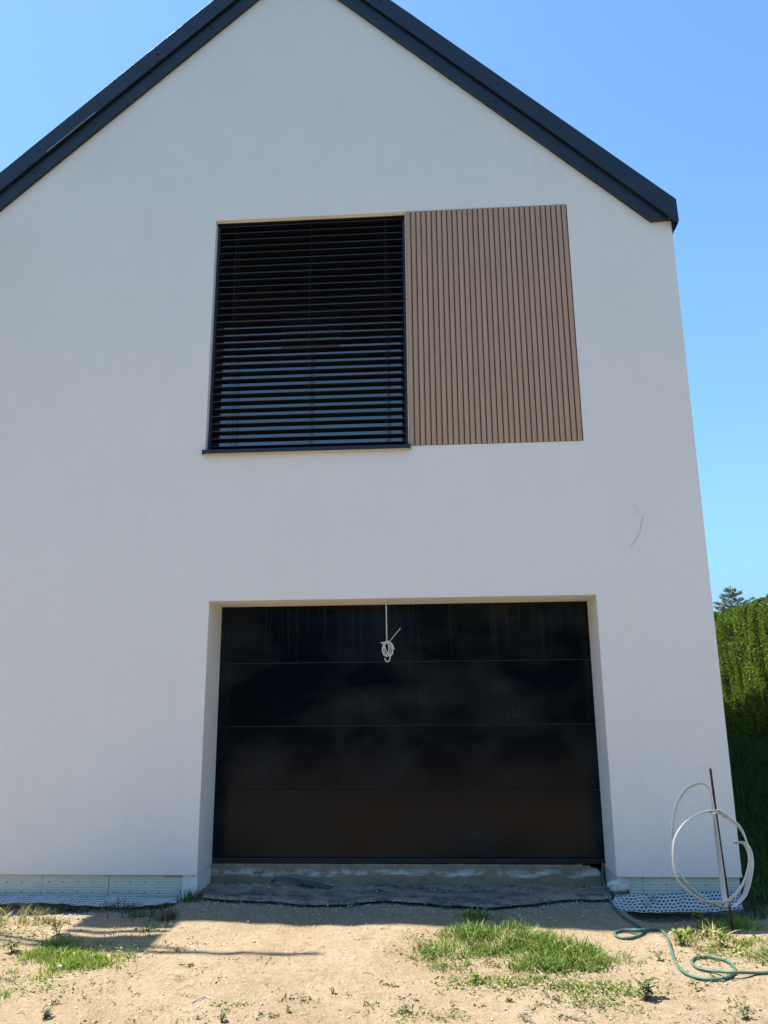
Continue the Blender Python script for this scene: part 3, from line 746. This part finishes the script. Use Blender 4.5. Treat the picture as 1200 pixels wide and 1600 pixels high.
patch('grass', 'green grass clump growing in the sand before the garage door', [
    (735, 1465, 0.2, 0.17, 999, 0.04, 0.139, 0.0065, 1.38), (700, 1490, 0.2, 0.15, 599, 0.024, 0.106, 0.0065, 1.495), (770, 1490, 0.16, 0.13, 514, 0.024, 0.106, 0.0065, 1.495), (830, 1478, 0.2, 0.13, 1284, 0.048, 0.16, 0.007, 1.38), (885, 1492, 0.22, 0.13, 1428, 0.048, 0.17, 0.007, 1.38), (860, 1512, 0.3, 0.1, 999, 0.032, 0.128, 0.0065, 1.495),
    (755, 1436, 0.18, 0.08, 228, 0.032, 0.117, 0.006, 1.15), (800, 1455, 0.16, 0.08, 228, 0.032, 0.117, 0.006, 1.15), (700, 1515, 0.2, 0.12, 285, 0.016, 0.075, 0.006, 1.495), (915, 1505, 0.14, 0.12, 542, 0.04, 0.128, 0.0065, 1.38),
    (820, 1535, 0.45, 0.1, 456, 0.012, 0.053, 0.007, 1.61), (925, 1550, 0.35, 0.1, 256, 0.012, 0.053, 0.007, 1.61), (975, 1500, 0.12, 0.12, 127, 0.016, 0.085, 0.006, 1.61)], 'grass', 1)
patch('grass', 'bright green grass patch on the sand left of the garage', [
    (85, 1495, 0.24, 0.14, 1008, 0.03, 0.092, 0.0065, 1.2), (130, 1508, 0.24, 0.12, 784, 0.03, 0.092, 0.0065, 1.2), (170, 1500, 0.18, 0.09, 291, 0.02, 0.069, 0.006, 1.2), (50, 1525, 0.26, 0.12, 336, 0.015, 0.057, 0.006, 1.3),
    (100, 1480, 0.24, 0.1, 336, 0.03, 0.092, 0.006, 1.2), (20, 1550, 0.2, 0.1, 179, 0.015, 0.057, 0.006, 1.3)], 'bright', 2)
patch('grass', 'dull grass tufts at the wall foot left of the doorway', [
    (285, 1410, .16, .07, 200, .05, .15, .005, .9), (235, 1435, .22, .16, 260, .05, .14, .006, .9), (185, 1425, .16, .10, 140, .05, .16, .006, .9), (110, 1425, .25, .10, 160, .04, .12, .006, 1), (228, 1452, .1, .07, 90, .03, .08, .006, 1.1),
    (325, 1400, .10, .05, 60, .03, .07, .004, .9)], 'shade_weed', 3)
patch('grass', 'yellowing wilted grass on the ground at the far left edge', [
    (30, 1440, .40, .14, 420, .03, .11, .009, 1.8), (70, 1425, .30, .10, 220, .03, .10, .009, 1.8), (-40, 1480, .3, .25, 220, .03, .10, .008, 1.7), (20, 1432, .3, .1, 260, .05, .16, .005, 1.2)], 'dry', 4)
patch('grass', 'yellowing wilted grass beside the hose under the steel band', [
    (1095, 1465, .16, .10, 200, .05, .13, .010, 1.8), (1130, 1480, .22, .12, 200, .03, .10, .009, 1.8), (1190, 1500, .22, .16, 240, .02, .09, .008, 1.6)], 'dry', 5)
patch('grass', 'fresh green grass tufts around the foot of the steel rod', [
    (1110, 1455, .07, .05, 200, .05, .14, .006, .9), (1160, 1450, .10, .06, 240, .05, .15, .006, .9), (1195, 1480, .18, .12, 300, .03, .10, .006, 1.1), (1060, 1470, .10, .08, 70, .03, .10, .006, 1.4), (1140, 1490, .2, .1, 200, .02, .07, .006, 1.2)], 'bright', 6)
patch('grass', 'grey green grass along the right side of the house corner', [
    (1175, 1400, .12, .30, 320, .08, .22, .005, .9), (1195, 1420, .2, .3, 260, .05, .18, .005, .9)], 'shade_weed', 7)
# scattered seedlings on the sand
r = np.random.default_rng(21); VV = []; FF = []; off = 0
for k in range(330):
    px = r.uniform(0, 1200); py = r.uniform(1480, 1640) if r.random() < .6 else r.uniform(1440, 1600)
    if px < 600 and r.random() < .62: continue
    if px > 620 and px < 1000: py = max(py, 1440 + r.uniform(0, 160))
    x0, y0 = gp(px, py); n = int(r.integers(4, 26)); s = r.uniform(.008, .045)
    x = x0 + r.normal(size=n)*s; y = y0 + r.normal(size=n)*s*.7
    V, F = leaf_bits(x, y, gz(x, y) + r.uniform(0, .014, n), np.full(n, r.uniform(.010, .026)), r); VV.append(V); FF.append(F+off); off += len(V)
put('seedlings', np.concatenate(VV), np.concatenate(FF), M['grey_weed'], 'tiny dusty seedlings scattered over the sand', 'seedlings', None, 'stuff')
VV = []; FF = []; off = 0
for (px, py, n, sx, sy, h) in ((930, 1570, 260, .12, .06, .05), (700, 1500, 260, .16, .12, .05), (660, 1470, 120, .1, .08, .03), (880, 1545, 500, .35, .08, .04), (960, 1550, 200, .14, .06, .04), (800, 1540, 300, .3, .06, .04), (180, 1490, 260, .2, .1, .05), (60, 1545, 200, .2, .08, .04), (40, 1465, 300, .25, .08, .05), (1150, 1500, 300, .25, .08, .05), (650, 1590, 80, .1, .05, .03), (240, 1460, 120, .12, .06, .06)):
    x0, y0 = gp(px, py); x = x0 + r.normal(size=n)*sx; y = y0 + r.normal(size=n)*sy
    V, F = leaf_bits(x, y, gz(x, y) + r.uniform(0, h, n), np.full(n, .022), r); VV.append(V); FF.append(F+off); off += len(V)
put('ground_cover', np.concatenate(VV), np.concatenate(FF), M['grass'], 'low creeping green weeds around the grass patches', 'ground cover', None, 'stuff')

# single broad-leaved weeds
def weed(x, y, h, nl, mname, label, seed, up=.6, lw=.28):
    rr = random.Random(seed); z = float(gz(x, y)); root = empty('weed', (x, y, z))
    tag(root, label, 'weed', 'single weeds growing in the sand')
    st = MB(); lf = MB()
    for k in range(max(1, nl // 8)):
        a = rr.uniform(0, 6.28); tip = Vector((math.cos(a)*h*.4, math.sin(a)*h*.4, h*rr.uniform(.6, 1)))
        P = spline([Vector((0, 0, -.02)), tip*.5 + Vector((0, 0, h*.1)), tip], 4); st.tube([p + Vector((x, y, z)) for p in P], .0025, 5)
        for j in range(8):
            p = P[min(len(P)-1, 1 + j*(len(P)-1)//8)] + Vector((x, y, z)); b = rr.uniform(0, 6.28); L = h*rr.uniform(.3, .6)
            d = Vector((math.cos(b), math.sin(b), rr.uniform(-.2, up))).normalized(); s = d.cross(Vector((0, 0, 1))).normalized() * L*lw
            q1 = p + d*L*.35; q2 = p + d*L*.7 + Vector((0, 0, L*.05)); q3 = p + d*L + Vector((0, 0, -L*.15))
            lf.add([p, q1 - s, q1 + Vector((0, 0, -.15*L*lw)), q1 + s, q2 - s*.8, q2 + Vector((0, 0, -.15*L*lw)), q2 + s*.8, q3], [(0, 1, 2), (0, 2, 3), (1, 4, 5, 2), (2, 5, 6, 3), (4, 7, 5), (5, 7, 6)])
    subpart(lf, 'leaf_rosette', M[mname], root, fix=False); subpart(st, 'stem', M[mname], root)
for i, (px, py, h, nl, mn, lab) in enumerate((
    (1066, 1478, .10, 32, 'grass', 'broad leaved green weed beside the bend of the hose'),
    (1012, 1562, .10, 48, 'grey_weed', 'dusty bushy weed in front of the hose loop'),
    (1030, 1500, .06, 16, 'grey_weed', 'small spiky weed on the sand left of the hose'),
    (742, 1538, .06, 24, 'grass', 'flat green dandelion leaves at the front of the grass clump'),
    (70, 1592, .06, 32, 'grey_weed', 'low weed at the bottom left of the sand'),
    (345, 1598, .05, 24, 'grey_weed', 'low weed at the bottom edge before the garage'),
    (20, 1488, .09, 32, 'grey_weed', 'curled grey weed left of the bright grass patch'),
    (450, 1582, .04, 16, 'grey_weed', 'tiny dark sprout in the foreground sand'),
    (520, 1552, .04, 16, 'grey_weed', 'tiny sprout in the middle of the sand'),
    (90, 1460, .09, 32, 'dry', 'yellowish weed between the left grass and the wall'),
    (1100, 1448, .13, 24, 'dry', 'wilted yellow weed with drooping leaves before the right dimpled strip'),
    (1128, 1480, .09, 32, 'grass', 'leafy green weed between the steel rod and the hose loop'),
    (1165, 1592, .05, 24, 'grey_weed', 'low weed at the bottom right of the sand'))):
    x, y = gp(px, py); weed(x, y, h, nl, mn, lab, i+40)

# stones, plaster chips, twigs
def stones(name, n, gen, s0, s1, matn, label, seed, lift=0):
    r = np.random.default_rng(seed)
    base = np.array([(1,0,0),(-1,0,0),(0,1,0),(0,-1,0),(0,0,1),(0,0,-1)], float); fb = np.array([(0,2,4),(2,1,4),(1,3,4),(3,0,4),(2,0,5),(1,2,5),(3,1,5),(0,3,5)])
    x, y = gen(r, n); s = s0 + (s1-s0)*r.uniform(0, 1, n)**3
    V = base[None] * r.uniform(.5, 1.3, (n, 6, 1)) * s[:, None, None]; V[:, :, 2] *= .6
    a = r.uniform(0, 6.28, n); c, q = np.cos(a)[:, None], np.sin(a)[:, None]
    X = V[:, :, 0]*c - V[:, :, 1]*q + x[:, None]; Y = V[:, :, 0]*q + V[:, :, 1]*c + y[:, None]; Z = V[:, :, 2] + gz(x, y)[:, None] + s[:, None]*.2 + lift
    V = np.stack([X, Y, Z], -1).reshape(-1, 3); F = (fb[None] + (np.arange(n)*6)[:, None, None]).reshape(-1, 3)
    put(name, V, F, M[matn], label, 'debris', None, 'stuff')
stones('pebbles', 4200, lambda r, n: (r.uniform(-4, 3.2, n), r.uniform(-3.3, .0, n)), .0015, .011, 'stone', 'small pebbles and clods strewn over the sand', 1)
stones('plaster_crumbs', 4200, lambda r, n: (r.uniform(-4, 2.9, n), -.05 - np.abs(r.normal(size=n))*.24 + .22*(r.uniform(0, 1, n) > .6)), .002, .014, 'chip', 'pale plaster crumbs strewn along the foot of the wall', 2)
stones('doorway_rubble', 1500, lambda r, n: (r.uniform(-2.05, 1.42, n), r.uniform(.0, .42, n)), .003, .016, 'stone', 'broken rubble on the ground in the doorway', 3)
stones('plaster_crumbs', 160, lambda r, n: (r.normal(size=n)*.35 + .85, r.normal(size=n)*.2 - 1.35), .003, .013, 'chip', 'white plaster chips among the grass clump', 4)
stones('doorway_rubble', 900, lambda r, n: (r.uniform(-2.05, 1.42, n), r.uniform(-.35, .38, n)), .003, .013, 'chip', 'pale crumbs lying on the crumpled sheet in the doorway', 6, .03)
stones('clods', 260, lambda r, n: (r.uniform(-3.8, 3.0, n), -.25 - np.abs(r.normal(size=n))*.55), .006, .022, 'clod', 'crumbly soil clods lying before the wall', 8)
stones('pale_stones', 130, lambda r, n: (r.uniform(-3.6, 3.0, n), r.uniform(-3.2, -.7, n)), .005, .014, 'stone', 'little stones scattered over the open sand', 9)
stones('dark_clods', 500, lambda r, n: (r.uniform(-4, 3.2, n), r.uniform(-3.3, -.4, n)), .003, .010, 'twig', 'dark little clods strewn over the sand', 5)
m = MB(); rr = random.Random(5)
for k in range(110):
    px = rr.uniform(0, 1200); py = rr.uniform(1425, 1600); x, y = gp(px, py); a = rr.uniform(0, 6.28); L = rr.uniform(.015, .06); z = float(gz(x, y)) + .004
    m.tube([(x, y, z), (x + math.cos(a)*L*.5, y + math.sin(a)*L*.5, z + rr.uniform(0, .012)), (x + math.cos(a+.3)*L, y + math.sin(a+.3)*L, z)], rr.uniform(.001, .0022), 4)
tag(m.build('twigs', M['twig']), 'bits of twig and straw scattered on the sand', 'twigs', None, 'stuff')
for k, (px, py, lab) in enumerate(((240*1.0+60, 1568, 'thin curved strip of pale peel on the open sand'), (836, 1522, 'pale stick lying at the front of the grass clump'))):
    q = G(px, py); m = MB(); a = (.6, -1.0)[k]
    m.tube(spline([q + Vector((0, 0, .006)), q + Vector((.03*math.cos(a), .04, .012)), q + Vector((.06*math.cos(a), .06*math.sin(a)+.05, .010)), q + Vector((.1*math.cos(a), .1*math.sin(a), .008))], 4), .0035, 6)
    tag(m.build('stick', M['chip']), lab, 'stick')
q = G(95, 1511, .03); tag(lump('plaster_chunk', q, .014, M['chip'], sq=(1.2, .6, .8), seed=31, sub=2, amp=.9), 'white plaster bit in the left grass patch', 'plaster chunk')
q = G(938, 1512, .01); tag(lump('plaster_chunk', q, .015, M['chip'], sq=(1.3, .8, .5), seed=32, sub=2, amp=.9), 'white plaster bit at the right end of the grass clump', 'plaster chunk')

# ------------------------------------------------------------ lawn behind, hedge, spruce
r = np.random.default_rng(77); n = 60000
x = r.uniform(2.5, 4.9, n); y = r.uniform(-.5, 8.5, n); keep = y > -.1 + .35*bump(x, y, .5, 2) + r.normal(size=n)*.18; x = x[keep]; y = y[keep]; n = len(x)
V, F = blade_mesh([(x, y, r.uniform(.05, .17, n) * (1 + .8*(r.uniform(0, 1, n) > .93)), np.full(n, .008), .9)], 8)
put('lawn', V, F, M['lawn'], 'long shaded grass between the house and the hedge', 'grass', None, 'stuff')

def thuja_mesh(seed, H=2.45, W=.275):
    r = np.random.default_rng(seed); n = 26000
    z = r.uniform(0, 1, n)**.93; a = r.uniform(0, 6.283, n)
    lob = 1 + .16*np.sin(a*5 + seed + 2*np.sin(z*4+seed)) + .09*np.sin(a*9 + z*9)
    prof = np.where(z < .86, 1.0, np.sqrt(np.clip(1 - ((z-.86)/.14)**2, 0, 1))) * (.92 + .08*np.sin(z*7+seed))
    rad = W*prof*lob*(1 - .32*r.uniform(0, 1, n)**2.2)
    c = np.stack([rad*np.cos(a), rad*np.sin(a), z*H], 1)
    d = np.stack([np.cos(a)*.55, np.sin(a)*.55, np.full(n, .9)], 1) + r.normal(size=(n, 3))*.42; d /= np.linalg.norm(d, axis=1)[:, None]
    s = np.cross(d, r.normal(size=(n, 3))); s /= np.linalg.norm(s, axis=1)[:, None]; L = r.uniform(.018, .045, n)[:, None]
    V = np.stack([c, c + d*L*.5 + s*L*.26, c + d*L, c + d*L*.55 - s*L*.26], 1).reshape(-1, 3); b = np.arange(n)*4
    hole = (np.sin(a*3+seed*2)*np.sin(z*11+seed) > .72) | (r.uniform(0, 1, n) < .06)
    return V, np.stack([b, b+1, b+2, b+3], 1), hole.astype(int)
TJ = []
for s_ in range(4):
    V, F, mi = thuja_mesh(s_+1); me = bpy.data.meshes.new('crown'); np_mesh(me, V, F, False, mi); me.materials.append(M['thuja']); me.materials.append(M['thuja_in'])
    mt = MB(); mt.tube([(0, 0, -.2), (.01, 0, 1.0), (0, .01, 2.2)], .045, 8, r1=.015)
    core = MB(); core.tube([(0, 0, .02), (0, 0, 1.2), (0, 0, 2.1), (0, 0, 2.3)], .2, 10)
    t_ = bpy.data.meshes.new('trunk'); t_.from_pydata(mt.v, [], mt.f); t_.materials.append(M['bark'])
    TJ.append((me, t_))
def hedge_label(y):
    k = int(math.floor((y - 5.0) / .54))
    if k < 0: return 'green arborvitae of the hedge continuing past the right edge of the photo'
    if k > 5: return 'green arborvitae at the far end of the hedge hidden behind the house corner'
    return 'green arborvitae in the tall hedge, ' + ['cut by the right edge of the photo', 'second from the right edge of the photo', 'third from the right edge of the photo', 'fourth from the right edge, right of the spruce top', 'fifth from the right edge, under the spruce top', 'touching the house corner on the left'][k]
for i in range(17):
    y = 1.75 + i*.54 + random.uniform(-.04, .04); x = 5.15 + random.uniform(-.05, .05)
    root = empty('arborvitae', (x, y, float(gz(4.9, y)) - .02)); root.rotation_euler.z = random.uniform(0, 6.28)
    hs = (.955 if y > 6.9 else .935) * random.uniform(.985, 1.03); root.scale = (1, 1, hs)
    tag(root, hedge_label(y), 'hedge shrub', 'arborvitae of the hedge right of the house')
    for nm, me in (('crown', TJ[i % 4][0]), ('trunk', TJ[i % 4][1])):
        o = bpy.data.objects.new(nm, me); COL.objects.link(o); o.parent = root
# blue spruce
def spruce(loc, H):
    root = empty('blue_spruce', loc); tag(root, 'blue green spruce top rising behind the hedge', 'spruce tree')
    r = np.random.default_rng(5); t = MB(); t.tube([Vector(loc) + Vector((0, 0, -.3)), Vector(loc) + Vector((.02, 0, H*.6)), Vector(loc) + Vector((0, 0, H))], .09, 8, r1=.006)
    C = []; D = []
    z = .7
    while z < H - .02:
        Rr = max(.05, (H - z)*.62 + .06); nb = 7 if z < H-.5 else 5
        for k in range(nb):
            a = k*6.283/nb + z*7 + r.uniform(-.3, .3); L = Rr*r.uniform(.75, 1.15); lift = .35 if z > H-1 else .12
            p0 = np.array(loc) + np.array((0, 0, z)); dr = np.array((math.cos(a), math.sin(a), lift + r.uniform(-.1, .15)))
            t.tube([Vector(p0), Vector(p0 + dr*L)], .008, 4, r1=.003)
            for tw in range(3 + int(L*5)):
                u = r.uniform(.25, 1); sd = r.choice([-1, 1])*r.uniform(.3, .8); b = a + sd; tl = L*.35*(1.1-u*.6)
                q = p0 + dr*L*u; dd = np.array((math.cos(b), math.sin(b), lift*.8))
                for e in np.linspace(0, 1, 6): C.append(np.tile(q + dd*tl*e, (5, 1))); D.append(np.tile(dd, (5, 1)))
            for e in np.linspace(.1, 1, 14): C.append(np.tile(p0 + dr*L*e, (5, 1))); D.append(np.tile(dr, (5, 1)))
        z += .16 if z < H-.8 else .13
    for e in np.linspace(H-.3, H, 14): C.append(np.tile(np.array(loc) + np.array((0, 0, e)), (6, 1))); D.append(np.tile(np.array((0, 0, 1.)), (6, 1)))
    C = np.concatenate(C); D = np.concatenate(D); n = len(C)
    d = D*.6 + r.normal(size=(n, 3))*.7; d /= np.linalg.norm(d, axis=1)[:, None]; s = np.cross(d, r.normal(size=(n, 3))); s /= np.linalg.norm(s, axis=1)[:, None]
    L = r.uniform(.04, .07, n)[:, None]; V = np.stack([C, C+d*L*.5+s*.009, C+d*L, C+d*L*.5-s*.009], 1).reshape(-1, 3); b = np.arange(n)*4
    me = bpy.data.meshes.new('crown'); np_mesh(me, V - np.array(loc), np.stack([b, b+1, b+2, b+3], 1)); me.materials.append(M['spruce'])
    o = bpy.data.objects.new('crown', me); COL.objects.link(o); o.parent = root
    subpart(t, 'trunk', M['bark'], root)
q = at(1141, 917, 12.2); spruce((q.x, q.y, .8), q.z - .8)

# wooded belt added unseen behind the camera, to darken the garage door's reflection
r = np.random.default_rng(3); n = 26000
x = r.uniform(-45, 45, n); top = 7 + 1.8*np.sin(x*.35) + 1.3*np.sin(x*.9+1) + .8*np.sin(x*2.1); z = .2 + r.uniform(0, 1, n)**.8 * top
y = -34 + 3*np.sin(x*.5) + r.normal(size=n)*1.2
V, F = leaf_bits(x, y, z, np.full(n, .9), r, 1)
put('reflection_wood', V, F, M['wood_far'], 'belt of dark trees added behind the photographer for the garage door to mirror', 'wood', None, 'stuff')

# scaffold at the left corner of the house (outside the picture, it throws the barred shadow on the sand)
sf = empty('shadow_scaffold', (-5.9, -.4, -.15)); tag(sf, 'steel tube scaffold with a plank deck at the left house corner', 'shadow_scaffold')
DZ = 6.30
for x in (-6.02, -5.5):
    for y in (-.70, .40):
        m = MB(); m.tube([(x, y, -.2), (x, y, DZ+ .9)], .024, 8); subpart(m, 'standard', M['galv'], sf)
for y0, y1 in ((.45, .20), (.199, -.03), (-.031, -.255), (-.31, -.385), (-.45, -.64), (-.641, -.82)):
    m = MB(); m.box((-6.08, y1, DZ), (-5.31, y0, DZ+.04)); subpart(m, 'plank', M['plank'], sf)
m = MB(); m.prism([(-6.0, DZ+.05), (-4.75, DZ+.05), (-4.15, DZ+.09), (-4.75, DZ+.12), (-6.0, DZ+.12)], -.88, -.821); subpart(m, 'toe_board', M['plank'], sf)  # tapered to shape the thin end of the cast shadow
for y in (-.70, .40):
    for z in (2.0, 4.2, DZ-.05):
        m = MB(); m.tube([(-6.15, y+.05, z), (-5.4, y+.05, z)], .024, 8); subpart(m, 'ledger', M['galv'], sf)
